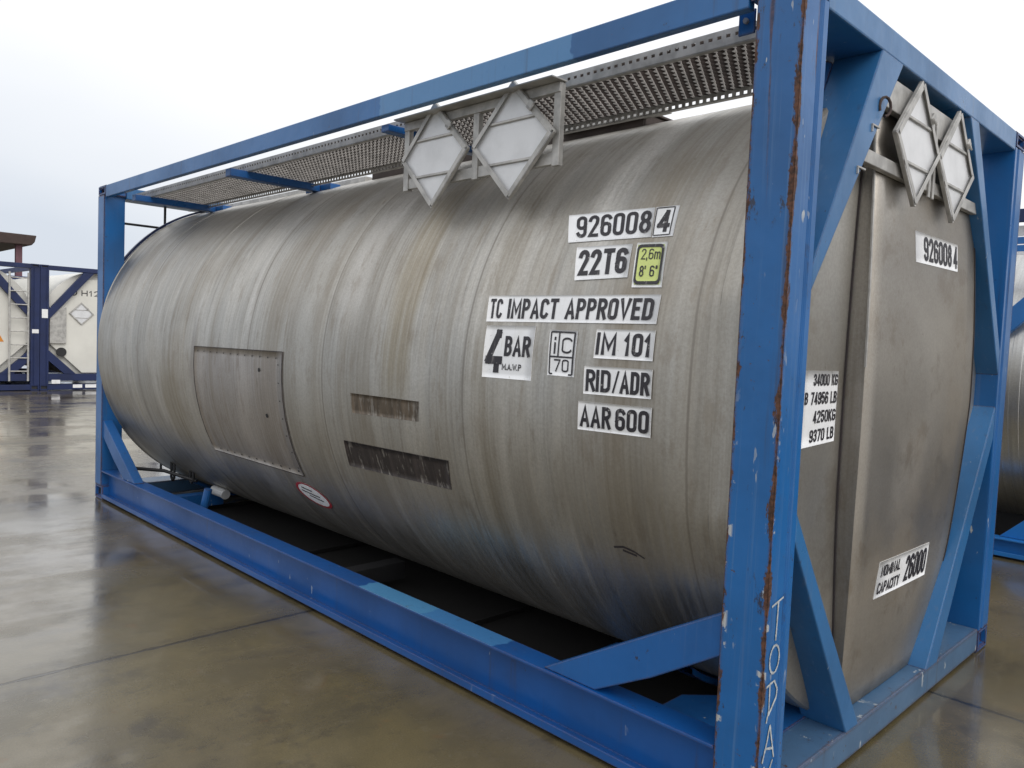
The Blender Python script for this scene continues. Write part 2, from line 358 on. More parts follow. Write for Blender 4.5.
def frame(root, m, mpost=None, mtop=None, mbot=None, mend=None, ends=(True, True), gussets=True, rail_z=.245, mlow=None):
    mpost = mpost or m; mtop = mtop or m; mbot = mbot or m; mend = mend or m
    ch, cx, cy = .118, .178, .162
    for ix in (0, 1):
        for iy in (0, 1):
            X0 = -cx if ix == 0 else -L; Y0 = 0 if iy == 0 else Wd-cy
            o = (1 if ix == 0 else -1, -1 if iy == 0 else 1)
            # pressed post: a channel seen from the end, plain on the side
            bm = BM()
            def Xm(v): return v if ix == 0 else -L-v
            def Ym(v): return v if iy == 0 else Wd-v
            prof = [(0, .004), (.004, 0), (.004, 0), (-.004, 0)]
            pts = [(-.147, 0), (0, 0), (0, .100), (-.010, .106), (-.010, .122), (-.002, .128), (-.002, .162), (-.147, .162)]
            prism(bm, [(Xm(-abs(p[0])), Ym(p[1])) for p in pts], 2, ch-.002, H-.08+.001, 0)
            bmesh.ops.recalc_face_normals(bm, faces=bm.faces)
            es = [e for e in bm.edges if abs((e.verts[0].co-e.verts[1].co).z) > 1]
            bmesh.ops.bevel(bm, geom=es, offset=.003, segments=2, affect='EDGES')
            p = obj('corner_post', bm, mpost, root)
            for z0, z1 in ((0, ch), (H-.08, H)):
                obj('corner_casting', casting(X0, X0+cx, Y0, Y0+cy, z0, z1, o), [m, M['dark']], p)
    for iy in (0, 1):
        def Ym(v): return v if iy == 0 else Wd-v
        bm = BM(); y = sorted((Ym(.002), Ym(.040)))
        box(bm, -L+.176, -.176, y[0], y[1], 2.491, 2.587, .005)
        obj('top_rail', bm, mtop, root)
        bm = BM()   # C-shaped bottom side rail, open to the outside, with an upturned lip
        R_ = rail_z; pts = [(.001, R_), (.115, R_), (.115, R_-.014), (.068, R_-.014), (.068, .034), (.115, .034), (.115, .018), (.001, .018), (.001, .050), (.010, .050), (.010, .032), (.058, .032), (.058, R_-.012), (.001, R_-.012)]
        prism(bm, [(Ym(p[0]), p[1]) for p in pts], 0, -L+.15, -.15, .0025)
        obj('bottom_rail', bm, mbot, root)
        if gussets:
            for ix in (0, 1):
                def Xm(v): return v if ix == 0 else -L-v
                bm = BM(); y = sorted((Ym(.012), Ym(.085)))
                prism(bm, [(Xm(p[0]), p[1]) for p in ((-.885, .247), (-.635, .247), (-.40, .372), (-.149, .528), (-.149, .665))], 1, y[0], y[1], .004)
                obj('side_brace', bm, m, root)
    for ix in (0, 1):
        def Xm(v): return v if ix == 0 else -L-v
        xs = sorted((Xm(-.003), Xm(-.19)))
        bm = BM(); box(bm, xs[0], xs[1], .16, Wd-.16, 2.495, 2.587, .006); obj('end_top_rail', bm, mend, root)
        xs = sorted((Xm(-.004), Xm(-.24)))
        bm = BM(); box(bm, xs[0], xs[1], .16, Wd-.16, .012, .124, .006); obj('end_bottom_rail', bm, (mlow or mend), root)
        if not ends[ix]: continue
        xs = sorted((Xm(-.002), Xm(-.17)))
        up_l = [(.160, 1.66), (.160, 1.74), (.585, 2.497), (.775, 2.497)]
        up_r = [(2.278, 1.52), (2.278, 1.40), (2.214, 1.50), (1.815, 2.13), (1.555, 2.497), (1.675, 2.497)]
        lo_l = [(.160, .895), (.160, .990), (.775, .122), (.665, .122)]
        lo_r = [(2.278, 1.25), (2.278, 1.09), (1.650, .122), (1.500, .122)]
        for pg in (up_l, up_r, lo_l, lo_r):
            bm = BM(); prism(bm, pg, 0, xs[0], xs[1], .005); obj('end_brace', bm, mend, root)
        # folded plates that carry the brace back to the barrel, and flat corner plates
        for sy in (0, 1):
            def Y(v): return v if sy == 0 else Wd-v
            bm = BM()
            q = [(-.168, .175, 1.76), (-.168, .565, 2.485), (-.27, .42, 2.485), (-.24, .165, 2.0)]
            q2 = [(x, y+.012, z-.008) for x, y, z in q]
            V = [bm.verts.new((Xm(x), Y(y), z)) for x, y, z in q+q2]
            for f in ((0, 1, 2, 3), (7, 6, 5, 4), (0, 4, 5, 1), (1, 5, 6, 2), (2, 6, 7, 3), (3, 7, 4, 0)): bm.faces.new([V[i] for i in f])
            bmesh.ops.recalc_face_normals(bm, faces=bm.faces); obj('carrier_plate', bm, m, root)
            bm = BM(); prism(bm, [(Xm(-.15), Y(.12)), (Xm(-.15), Y(.80)), (Xm(-.24), Y(.80)), (Xm(-.55), Y(.45)), (Xm(-.55), Y(.12))], 2, .126, .132, 0)
            obj('corner_plate', bm, m, root)

# ------------------------------------------------------------------ barrel
YC, ZC, RR = 1.222, 1.285, 1.26
def barrel_bm(x_far, x_near, rings, r=RR, zc=ZC, yc=YC, seg=144, dimple=.0016):
    prof = []
    def add(x, rad): prof.append((x, rad))
    add(x_far-.01, .02); add(x_far-.01, r-.30); add(x_far, r-.10); add(x_far+.012, r-.015); add(x_far+.02, r+.003); add(x_far+.06, r+.004); add(x_far+.063, r)
    xs = sorted(rings); cur = x_far+.063
    for xr in xs:
        n = max(2, int((xr-cur)/.12))
        for k in range(1, n): add(cur+(xr-.035-cur)*k/n, r)
        add(xr-.035, r); add(xr-.032, r+.002); add(xr-.012, r+.003); add(xr+.012, r+.003); add(xr+.032, r+.002); add(xr+.035, r); cur = xr+.035
    n = max(2, int((x_near-.1-cur)/.12))
    for k in range(1, n): add(cur+(x_near-.1-cur)*k/n, r)
    add(x_near-.10, r); add(x_near-.097, r+.003); add(x_near-.030, r+.003); add(x_near-.026, r+.003); add(x_near-.015, r+.003); add(x_near-.004, r-.004); add(x_near, r-.02); add(x_near+.02, r-.20); add(x_near+.02, .02)
    bm = BM(); R = []
    for x, rad in prof:
        ring = []
        for k in range(seg):
            th = 2*PI*k/seg
            d = dimple*math.sin(3.1*x+2*th)*math.cos(5*th+1.7*x) if rad > r-.01 else 0
            yy = yc-(rad+d)*math.cos(th)
            if x > -.42:
                t_ = min(1, (x+.42)/.265); t_ = t_*t_*(3-2*t_); yy += (min(max(yy, .012), Wd-.012)-yy)*t_
            if x < -5.911: yy = min(max(yy, .012), Wd-.012)
            ring.append(bm.verts.new((x, yy, zc+(rad+d)*math.sin(th))))
        R.append(ring)
    for A, B in zip(R, R[1:]):
        for k in range(seg):
            f = bm.faces.new((A[k], A[(k+1) % seg], B[(k+1) % seg], B[k])); f.smooth = True
    bm.faces.new(R[0]); bm.faces.new(R[-1][::-1])
    bmesh.ops.recalc_face_normals(bm, faces=bm.faces)
    for e_ in bm.edges:
        if len(e_.link_faces) == 2 and e_.calc_face_angle(0) > .35: e_.smooth = False
    return bm

def cyl(x, s, off=0.):
    th = s/RR; q = RR+off
    return (x, YC-q*math.cos(th), ZC+q*math.sin(th))
def xpanel(z): return -.088+.058*max(0, math.sin(PI*min(1, max(0, (z-.05)/2.45))))**.8
def endp(y, z, off=0.):
    u = (y-yl(z))/(yr(z)-yl(z)); return (xpanel(z)+.004*math.sin(PI*min(1, max(0, u)))+off, y, z)
def endf(y, z, off=0.): return (-.0998+off, y, z)

def bil(q, u, v):   # q: top-left, top-right, bottom-right, bottom-left
    tl, tr, br, bl = q
    return ((1-v)*((1-u)*bl[0]+u*br[0])+v*((1-u)*tl[0]+u*tr[0]), (1-v)*((1-u)*bl[1]+u*br[1])+v*((1-u)*tl[1]+u*tr[1]))
def patch_bm(fn, q, off, nu=8, nv=8, thick=.0008, round_=0):
    bm = BM(); G = []
    for j in range(nv+1):
        row = []
        for i in range(nu+1):
            u, v = i/nu, j/nv
            row.append(bm.verts.new(fn(*bil(q, u, v), off)))
        G.append(row)
    fs = [bm.faces.new((G[j][i], G[j][i+1], G[j+1][i+1], G[j+1][i])) for j in range(nv) for i in range(nu)]
    for f in fs: f.smooth = True
    # skirt down to the surface so it has thickness
    border = G[0] + [G[j][nu] for j in range(1, nv+1)] + G[nv][nu-1::-1] + [G[j][0] for j in range(nv-1, 0, -1)]
    bor_uv = [(i/nu, 0) for i in range(nu+1)] + [(1, j/nv) for j in range(1, nv+1)] + [(i/nu, 1) for i in range(nu-1, -1, -1)] + [(0, j/nv) for j in range(nv-1, 0, -1)]
    low = [bm.verts.new(fn(*bil(q, u, v), 0.0)) for u, v in bor_uv]
    n = len(border)
    for i in range(n): bm.faces.new((border[i], border[(i+1) % n], low[(i+1) % n], low[i]))
    return bm
def E_(cx, cy, rx, ry, a0, a1, n=7):
    return [(cx+rx*math.cos(math.radians(a0+(a1-a0)*k/n)), cy+ry*math.sin(math.radians(a0+(a1-a0)*k/n))) for k in range(n+1)]
RO = E_(.62, .84, .38, .16, 0, 90, 3)+E_(.38, .84, .38, .16, 90, 180, 3)+E_(.38, .16, .38, .16, 180, 270, 3)+E_(.62, .16, .38, .16, 270, 360, 3)
SIX = E_(.5, .83, .5, .17, 15, 180, 6)+E_(.5, .17, .5, .17, 180, 360, 8)+E_(.5, .42, .5, .16, 0, 180, 7)
GL = {  # condensed poster capitals as strokes; width factor, strokes ('c' = closed)
 '0': (1, [RO+['c']]), 'O': (1, [RO+['c']]), '6': (1, [SIX]), '9': (1, [[(1-x, 1-y) for x, y in SIX]]),
 '2': (1, [E_(.5, .80, .5, .20, 175, -10, 7)+[(.93, .62), (0, 0), (1, 0)]]),
 '3': (1, [E_(.5, .78, .48, .22, 165, -90, 8)+E_(.5, .28, .5, .28, 90, -165, 8)]),
 '4': (1, [[(.72, 0), (.72, 1)], [(.70, .98), (.05, .26)], [(0, .24), (1, .24)]]), '7': (1, [[(0, 1), (1, 1), (.35, 0)]]),
 '5': (1, [[(.95, 1), (.05, 1), (.0, .55)]+E_(.5, .33, .5, .33, 120, -160, 8)]),
 '8': (1, [E_(.5, .77, .43, .23, 0, 330, 11)+['c'], E_(.5, .27, .5, .27, 0, 330, 11)+['c']]),
 '1': (.55, [[(0, .76), (.62, 1), (.62, 0)]]), 'I': (.12, [[(.5, 0), (.5, 1)]]), '/': (.6, [[(0, 0), (1, 1)]]), 'i': (.12, [[(.5, 0), (.5, .60)], [(.5, .88), (.5, .95)]]),
 'T': (1.1, [[(0, 1), (1, 1)], [(.5, 0), (.5, 1)]]), 'L': (.85, [[(0, 1), (0, 0), (1, 0)]]), 'E': (.9, [[(1, 1), (0, 1), (0, 0), (1, 0)], [(0, .52), (.8, .52)]]),
 'C': (1, [E_(.5, .82, .5, .18, 10, 180, 6)+E_(.5, .18, .5, .18, 180, 350, 6)]), 'G': (1, [E_(.5, .82, .5, .18, 10, 180, 6)+E_(.5, .18, .5, .18, 180, 360, 6)+[(1, .45), (.55, .45)]]),
 'D': (1, [[(0, 0), (0, 1), (.5, 1)]+E_(.5, .8, .5, .2, 75, 0, 4)+E_(.5, .2, .5, .2, 0, -75, 4)+[(.5, 0), 'c']]),
 'P': (1, [[(0, 0), (0, 1), (.5, 1)]+E_(.5, .74, .5, .26, 75, -75, 7)+[(.5, .48), (0, .48)]]),
 'R': (1, [[(0, 0), (0, 1), (.5, 1)]+E_(.5, .75, .5, .25, 75, -75, 7)+[(.5, .5), (0, .5)], [(.5, .5), (1, 0)]]),
 'B': (1, [[(0, 0), (0, 1), (.5, 1)]+E_(.5, .77, .46, .23, 75, -75, 6)+[(.45, .53), (0, .53)], [(.45, .53)]+E_(.5, .265, .5, .265, 75, -75, 6)+[(.5, 0), (0, 0)]]),
 'A': (1.1, [[(0, 0), (.5, 1), (1, 0)], [(.2, .28), (.8, .28)]]), 'V': (1.1, [[(0, 1), (.5, 0), (1, 1)]]), 'Y': (1, [[(0, 1), (.5, .45), (1, 1)], [(.5, .45), (.5, 0)]]),
 'M': (1.35, [[(0, 0), (0, 1), (.5, .25), (1, 1), (1, 0)]]), 'W': (1.4, [[(0, 1), (.25, 0), (.5, .8), (.75, 0), (1, 1)]]), 'N': (1.05, [[(0, 0), (0, 1), (1, 0), (1, 1)]]),
 'K': (1, [[(0, 0), (0, 1)], [(1, 1), (0, .42)], [(.3, .58), (1, 0)]]), 'H': (1, [[(0, 0), (0, 1)], [(1, 0), (1, 1)], [(0, .5), (1, .5)]]),
 'm': (1.3, [[(0, 0), (0, .68)], [(0, .55)]+E_(.25, .5, .25, .18, 130, 0, 4)+[(.5, 0)], [(.5, .5)]+E_(.75, .5, .25, .18, 150, 0, 4)+[(1, 0)]]),
 ',': (.12, [[(.6, .08), (.2, -.14)]]), '.': (.12, [[(.5, .0), (.5, .06)]]), "'": (.1, [[(.5, 1), (.4, .78)]]), '"': (.35, [[(.1, 1), (.05, .78)], [(.9, 1), (.85, .78)]]), ' ': (.45, []),
}
def text_bm(txt, fn, q, u0, u1, v0, v1, off, bold=.03, shear=0., space=1.08, sub=True):
    qw = math.hypot(q[1][0]-q[0][0], q[1][1]-q[0][1])*(u1-u0); qh = math.hypot(q[0][0]-q[3][0], q[0][1]-q[3][1])*(v1-v0)
    wt = qh*(.100+bold*1.9)*(1 if len(txt) < 6 or bold > .03 else .95)
    adv = [GL[c][0] for c in txt]; gap = .34; tot = sum(adv)+gap*(len(txt)-1)
    # solve the unit width so strokes fit inside the box
    U = (qw-wt*len(txt)*.0)/tot; wt = min(wt, U*.46, qh*.185); hw = wt/2
    bm = BM(); x = 0.
    for n_, c in enumerate(txt):
        w, strokes = GL[c]; gx0 = x*U+hw*.9; gw = max(w*U-wt*.55, .0001)
        if w < .2: gx0 = x*U+w*U/2; gw = 0
        for si, st in enumerate(strokes):
            closed = st[-1] == 'c'; P = [p for p in st if p != 'c']
            P = [Vector((gx0+gw*px, hw+(qh-wt)*py)) for px, py in P]
            Q = [P[0]]
            for p in P[1:]:
                if (p-Q[-1]).length > 1e-5: Q.append(p)
            if closed and (Q[0]-Q[-1]).length < 1e-5: Q.pop()
            P = Q; m = len(P); L_, R_ = [], []
            for i in range(m):
                a = (P[i]-P[i-1]).normalized() if (i or closed) else None; b = (P[(i+1) % m]-P[i]).normalized() if (i < m-1 or closed) else None
                if a is None: a = b
                if b is None: b = a
                na, nb_ = Vector((-a.y, a.x)), Vector((-b.y, b.x)); nn = na+nb_
                if nn.length < .3: nn = na; k = 1
                else: nn.normalize(); k = min(1.7, 1/max(.3, nn.dot(na)))
                L_.append(P[i]+nn*hw*k); R_.append(P[i]-nn*hw*k)
            if not closed:
                # vertical stems keep their full height
                d0 = (P[0]-P[1]).normalized()*hw*(1 if abs((P[0]-P[1]).normalized().y) > .7 else .75); d1 = (P[-1]-P[-2]).normalized()*hw*(1 if abs((P[-1]-P[-2]).normalized().y) > .7 else .75)
                L_[0] = L_[0]+d0; R_[0] = R_[0]+d0; L_[-1] = L_[-1]+d1; R_[-1] = R_[-1]+d1
            def V(p): return bm.verts.new(fn(*bil(q, u0+(u1-u0)*p.x/qw, v0+(v1-v0)*p.y/qh), off+.00012*si))
            A = [V(p) for p in L_]; B = [V(p) for p in R_]
            for i in range(m if closed else m-1):
                k = (i+1) % m; bm.faces.new((A[i], B[i], B[k], A[k]))
        x += w+gap
    return bm
def merge(bm, other):
    me = bpy.data.meshes.new('tmp'); other.to_mesh(me); other.free(); bm.from_mesh(me); bpy.data.meshes.remove(me); return bm
def line_bm(bm, fn, q, pts, wid, off):
    """strokes in the unit square of a sticker; wid = (du, dv)"""
    for (a0, b0), (a1, b1) in pts:
        du, dv = a1-a0, b1-b0; ln = math.hypot(du, dv) or 1; nu, nv = -dv/ln*wid[0], du/ln*wid[1]
        n = 6; P = []
        for k in range(n+1):
            t = k/n; u, v = a0+du*t, b0+dv*t
            P.append((bm.verts.new(fn(*bil(q, u-nu/2, v-nv/2), off)), bm.verts.new(fn(*bil(q, u+nu/2, v+nv/2), off))))
        for A, B in zip(P, P[1:]): bm.faces.new((A[0], B[0], B[1], A[1]))
    return bm
def sticker(root, fn, q, lines, mat='vinyl', label=None, bold=.022, base=.0022, shear=0., nu=6, nv=10):
    st = obj('sticker', patch_bm(fn, q, base, nu, nv), M[mat], root, label=label)
    for (t, u0, u1, v0, v1, *bo) in lines:
        obj('lettering', text_bm(t, fn, q, u0, u1, v0, v1, base+.0018, (bo[0] if bo else bold)*1.35, shear), M['print'], st)
    return st

# ------------------------------------------------------------------ placards
def placard(root, org, A, B, Nn, s=.24, latch=True):
    """diamond holder; A,B in-plane axes, Nn outward"""
    A, B, Nn, org = Vector(A), Vector(B), Vector(Nn), Vector(org)
    def P(a_, b_, n=0): return org+A*a_+B*b_+Nn*n
    bm = BM()
    t = [P(0, s*.97, 0), P(s*.97, 0, 0), P(0, -s*.97, 0), P(-s*.97, 0, 0)]
    f1 = [bm.verts.new(p) for p in t]; f2 = [bm.verts.new(p+Nn*.003) for p in t]
    bm.faces.new(f1); bm.faces.new(f2[::-1])
    for i in range(4): bm.faces.new((f1[i], f2[i], f2[(i+1) % 4], f1[(i+1) % 4]))
    bmesh.ops.recalc_face_normals(bm, faces=bm.faces)
    pl = obj('placard_plate', bm, M['alu_light'], root)
    bm = BM(); c4 = [(0, s), (s, 0), (0, -s), (-s, 0)]
    for i in range(4):
        p, q = c4[i], c4[(i+1) % 4]; ev = .0012*(i % 2)
        bar(bm, P(p[0], p[1], .005+ev), P(q[0], q[1], .005+ev), .005, .016, Nn)
        k = .935; bar(bm, P(p[0]*k, p[1]*k, .017+ev), P(q[0]*k, q[1]*k, .014+ev), .022, .002, Nn, .0008)
    for b_ in (.34, -.36):
        w = s*(1-abs(b_))*.86; bar(bm, P(-w, s*b_, .009), P(w, s*b_, .009), .012, .006, Nn)
    obj('placard_rim', bm, M['alu'], pl)
    bm = BM(); bar(bm, P(s*.42, s*.44, .02), P(s*.52, s*.56, .02), .03, .010, Nn); tube(bm, [P(s*.40, s*.50, .022), P(s*.50, s*.40, .03), P(s*.56, s*.48, .022)], .004, 6)
    obj('latch', bm, M['alu'], pl)
    return pl

# ------------------------------------------------------------------ walkway (grip-strut grating seen from below)
def walkway(root, x0, x1, y0, y1, z):
    bm = BM(); bt = BM()
    rows = 12; px = .018; dy = (y1-y0-.03)/rows; n = int((x1-x0)/px)
    for j in range(rows+1):
        yb = y0+.015+dy*j; prev = None
        for i in range(n+1):
            x = x0+i*px; sg = (1 if (i % 2 == 0) else -1)*(1 if j % 2 == 0 else -1); am = dy*.40*sg
            y = min(y1-.004, max(y0+.004, yb+am))
            cur = (bm.verts.new((x, y, z)), bm.verts.new((x, y, z+.026)), bm.verts.new((x, y+.0025, z+.026)), bm.verts.new((x, y+.0025, z)))
            if prev:
                for k in range(4): bm.faces.new((prev[k], cur[k], cur[(k+1) % 4], prev[(k+1) % 4]))
            prev = cur
            if sg > 0 and j < rows:      # pressed teeth where two strands meet
                h_ = .0105; yy = yb+dy*.5
                v = [bt.verts.new(p) for p in ((x-.006, yy-h_, z-.004), (x+.007, yy-h_*.6, z-.010), (x+.005, yy+h_, z-.004), (x-.007, yy+h_*.6, z+.002), (x, yy, z+.012))]
                for k in range(4): bt.faces.new((v[k], v[(k+1) % 4], v[4]))
                bt.faces.new(v[:4][::-1])
    bmesh.ops.recalc_face_normals(bm, faces=bm.faces)
    w = obj('walkway', bm, M['metal_shade'], root)
    obj('grip_teeth', bt, M['grate'], w)['kind'] = 'stuff'
    for yy in (y0, y1):      # pressed side channels with a row of real holes
        bm = BM(); za, zb = (z-.034, z+.028) if yy == y1 else (z-.020, z+.032); hz0, hz1 = (z-.024, z-.011) if yy == y1 else (z+.004, z+.015)
        box(bm, x0, x1, yy-.0015, yy+.0015, za, hz0, 0); box(bm, x0, x1, yy-.0015, yy+.0015, hz1, zb, 0)
        k = x0
        while k < x1-.03: box(bm, k, k+.017, yy-.0015, yy+.0015, hz0, hz1, 0); k += .033
        y_a, y_b = sorted((yy, yy+(.022 if yy == y0 else -.022))); box(bm, x0, x1, y_a, y_b, za-.003, za-.0005, 0)
        obj('side_channel', bm, M['alu'], w)
    return w

# ================================================================== MAIN CONTAINER
main = thing('tank_container', 'large brushed steel tank in rusty blue frame with sticker 926008 4 on its side', 'tank container', (0, 0, 0), 'tank containers')
frame(main, M['blue'], M['blue_post'], M['blue_rail_top'], M['blue_rail_bottom'], M['paler'], (True, False), mlow=M['worn_sill'])
RINGS = (-5.2, -4.22)
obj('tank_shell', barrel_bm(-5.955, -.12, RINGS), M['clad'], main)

bm = BM(); n = 96; rows_ = [(-5.972, RR+.008), (-5.972, RR+.020), (-5.938, RR+.020), (-5.938, RR+.004)]
rg_ = []
for k in range(n+1):
    t = math.radians(28+124*k/n); rg_.append([bm.verts.new((x, YC+q_*math.cos(t), ZC+q_*math.sin(t))) for x, q_ in rows_])
for A, B in zip(rg_, rg_[1:]):
    for k in range(3): bm.faces.new((A[k], B[k], B[k+1], A[k+1]))
bmesh.ops.recalc_face_normals(bm, faces=bm.faces); obj('rim_band', bm, M['navy'], main)
# raised centre panel on the near end
bm = BM()
zs = [.128+i*(2.40-.128)/40 for i in range(41)]
def yl(z): return .684+.05*((z-1.3)/1.1)**2 + .03*max(0, (.9-z)/.8)
def yr(z):
    K = [(.12, 1.665), (.65, 1.83), (1.28, 1.95), (1.6, 1.945), (2.0, 1.91), (2.42, 1.86)]
    for (a0, b0), (a1, b1) in zip(K, K[1:]):
        if z <= a1: return b0+(b1-b0)*(z-a0)/(a1-a0)
    return K[-1][1]
NU = 10; G = []
for z in zs:
    row = []
    for i in range(NU+1):
        u = i/NU; row.append(bm.verts.new((xpanel(z)+.004*math.sin(PI*u), yl(z)+(yr(z)-yl(z))*u, z)))
    G.append(row)
for j in range(40):
    for i in range(NU):
        f = bm.faces.new((G[j][i], G[j][i+1], G[j+1][i+1], G[j+1][i])); f.smooth = True
for i_ in (0, NU):
    bk = [bm.verts.new((-.12, (yl(z) if i_ == 0 else yr(z)), z)) for z in zs]
    for j in range(40): bm.faces.new((G[j][i_], G[j+1][i_], bk[j+1], bk[j]))
for j_ in (0, 40):
    b0, b1 = bm.verts.new((-.12, yl(zs[j_]), zs[j_])), bm.verts.new((-.12, yr(zs[j_]), zs[j_]))
    bm.faces.new(G[j_]+[b1, b0])
bmesh.ops.recalc_face_normals(bm, faces=bm.faces)
ep = obj('end_panel', bm, M['clad_end'], main)
bm = BM()   # folded bright edge on the left, dark sealed edges
for z0, z1 in zip(zs, zs[1:]):
    if 1.40 < z0: bar(bm, (xpanel(z0)+.002, yl(z0)-.003, z0), (xpanel(z1)+.002, yl(z1)-.003, z1+.002), .010, .006, (1, 0, 0), 0)
obj('folded_edge', bm, M['alu'], ep)
bm = BM()
for z0, z1 in zip(zs, zs[1:]):
    bar(bm, (xpanel(z0)+.001, yr(z0)-.002, z0), (xpanel(z1)+.001, yr(z1)-.002, z1+.001), .007, .005, (1, 0, 0), 0)
obj('panel_seam', bm, M['seam'], ep)
bm = BM()
for z0, z1 in zip(zs, zs[1:]): bar(bm, (-.099, yl(z0)-.004, z0), (-.099, yl(z1)-.004, z1+.001), .008, .008, (1, 0, 0), 0)
obj('panel_seam', bm, M['seam'], ep)

# riveted access panel
q = [(-3.99, .062), (-2.84, .072), (-2.86, -.655), (-4.02, -.655)]
ap = obj('access_panel', patch_bm(cyl, q, .0035, 16, 16), M['clad_patch'], main)
bm = BM()
line_bm(bm, cyl, q, [((0, .06), (0, 1)), ((1, 0), (1, 1))], (.008, .008), .0052)
line_bm(bm, cyl, q, [((0, 1), (1, 1))], (.004, .006), .005); line_bm(bm, cyl, q, [((0, 0), (1, 0))], (.006, .008), .0055)
obj('panel_seam', bm, M['seam'], ap)
bm = BM()
def disc(bm, fn, x, s, r, off):
    c0 = bm.verts.new(fn(x, s, off)); ring = [bm.verts.new(fn(x+r*math.cos(t*PI/5), s+r*math.sin(t*PI/5), off*.9)) for t in range(10)]
    for k in range(10): bm.faces.new((c0, ring[k], ring[(k+1) % 10]))
for i in range(12): disc(bm, cyl, -3.93+i*.093, .035, .005, .0065)
for i in range(11): disc(bm, cyl, -3.90+i*.1, -.625, .007, .0065)
for i in range(7): disc(bm, cyl, -2.88, .0-i*.1, .005, .0065)
disc(bm, cyl, -3.10, -.04, .012, .007); disc(bm, cyl, -3.06, -.30, .013, .007)
obj('rivet', bm, M['dark'], ap)['kind'] = 'stuff'

# side stickers (coordinates: metres along the barrel, metres round it)
sticker(main, cyl, [(-.990, .722), (-.585, .716), (-.552, .586), (-.930, .588)], [('926008', .11, .97, .13, .90)], label='white sticker reading 926008')
s4 = sticker(main, cyl, [(-.580, .716), (-.483, .714), (-.462, .584), (-.547, .584)], [('4', .18, .72, .14, .86, .03)], label='white sticker with a boxed check digit 4')
q4 = [(-.580, .716), (-.483, .714), (-.462, .584), (-.547, .584)]
bm = BM(); line_bm(bm, cyl, q4, [((.06, .05), (.06, .95)), ((.84, .05), (.84, .95)), ((.06, .95), (.84, .95)), ((.06, .05), (.84, .05))], (.05, .03), .0042); obj('box_outline', bm, M['print'], s4)
sticker(main, cyl, [(-.876, .565), (-.620, .563), (-.598, .432), (-.835, .426)], [('22T6', .07, .93, .12, .89, .03)], label='white sticker reading 22T6')
qy = [(-.600, .566), (-.474, .562), (-.446, .392), (-.568, .394)]
sy = obj('sticker', patch_bm(cyl, qy, .0022, 6, 10), M['vinyl'], main, label='yellow height sticker reading 2,6m 8 feet 6')
def round_rect(fn, q, m0, r_, off, mat, name, par, m1=None):
    def ring(m, r):
        P = []
        for (cx, cy, a0) in ((1-m-r, 1-m-r*.75, 0), (m+r, 1-m-r*.75, 90), (m+r, m+r*.75, 180), (1-m-r, m+r*.75, 270)):
            for k in range(6):
                t = math.radians(a0+18*k); P.append((cx+r*math.cos(t), cy+r*.75*math.sin(t)))
        return P
    bm = BM(); A = [bm.verts.new(fn(*bil(q, u, v), off)) for u, v in ring(m0, r_)]
    if m1 is None: bmesh.ops.triangulate(bm, faces=[bm.faces.new(A)])
    else:
        B = [bm.verts.new(fn(*bil(q, u, v), off)) for u, v in ring(m1, r_*.7)]
        n = len(A)
        for i in range(n): bm.faces.new((A[i], A[(i+1) % n], B[(i+1) % n], B[i]))
    return obj(name, bm, mat, par)
# yellow field as a patch, black rounded rim on top
qq = [(-.592, .556), (-.482, .552), (-.457, .402), (-.560, .404)]
obj('yellow_field', patch_bm(cyl, qq, .0036, 5, 8), M['yellow'], sy)
round_rect(cyl, qy, .055, .14, .0052, M['print'], 'black_rim', sy, .125)
obj('lettering', text_bm('2,6m', cyl, qy, .22, .84, .60, .84, .0052, .0), M['print'], sy); obj('lettering', text_bm("8' 6\"", cyl, qy, .22, .80, .22, .46, .0052, .012), M['print'], sy)
sticker(main, cyl, [(-1.268, .371), (-.440, .367), (-.437, .266), (-1.252, .263)], [('TC', .02, .10, .12, .87, .03), ('IMPACT', .15, .46, .12, .87, .03), ('APPROVED', .51, .97, .12, .87, .03)], label='long white sticker reading TC IMPACT APPROVED')
q4b = [(-1.243, .247), (-.974, .250), (-.966, .043), (-1.236, .041)]
sticker(main, cyl, q4b, [('4', .05, .38, .10, .92, .045), ('BAR', .44, .93, .42, .80, .04), ('M.A.W.P', .42, .80, .16, .28, .03)], label='square white sticker reading 4 BAR')
qi = [(-.898, .238), (-.764, .236), (-.757, .070), (-.884, .070)]
si = sticker(main, cyl, qi, [('i', .18, .30, .47, .86, .012), ('C', .50, .84, .49, .84, .008), ('70', .24, .78, .09, .36, .012)], label='small white sticker with the boxed iC 70 emblem')
bm = BM(); line_bm(bm, cyl, qi, [((.08, .04), (.08, .95)), ((.93, .04), (.93, .95)), ((.08, .95), (.93, .95)), ((.08, .41), (.93, .41)), ((.38, .41), (.38, .95)), ((.08, .04), (.2, .04)), ((.8, .04), (.93, .04))], (.05, .035), .0042); obj('box_outline', bm, M['print'], si)
sticker(main, cyl, [(-.680, .245), (-.434, .244), (-.430, .143), (-.676, .142)], [('IM', .05, .36, .12, .88, .035), ('101', .52, .94, .12, .88, .035)], label='white sticker reading IM 101')
sticker(main, cyl, [(-.712, .114), (-.425, .116), (-.423, .020), (-.708, .016)], [('RID', .04, .40, .10, .88, .03), ('/', .45, .53, .10, .88, .0), ('ADR', .56, .96, .10, .88, .03)], label='white sticker reading RID/ADR')
sticker(main, cyl, [(-.728, -.012), (-.417, -.008), (-.420, -.106), (-.730, -.112)], [('AAR', .04, .46, .12, .88, .03), ('600', .54, .96, .12, .88, .03)], label='white sticker reading AAR 600')
obj('sticker_residue', patch_bm(cyl, [(-2.175, -.098), (-1.645, -.094), (-1.655, -.184), (-2.168, -.195)], .0016, 20, 5), M['res_light'], main, label='short brown residue of a removed sticker')
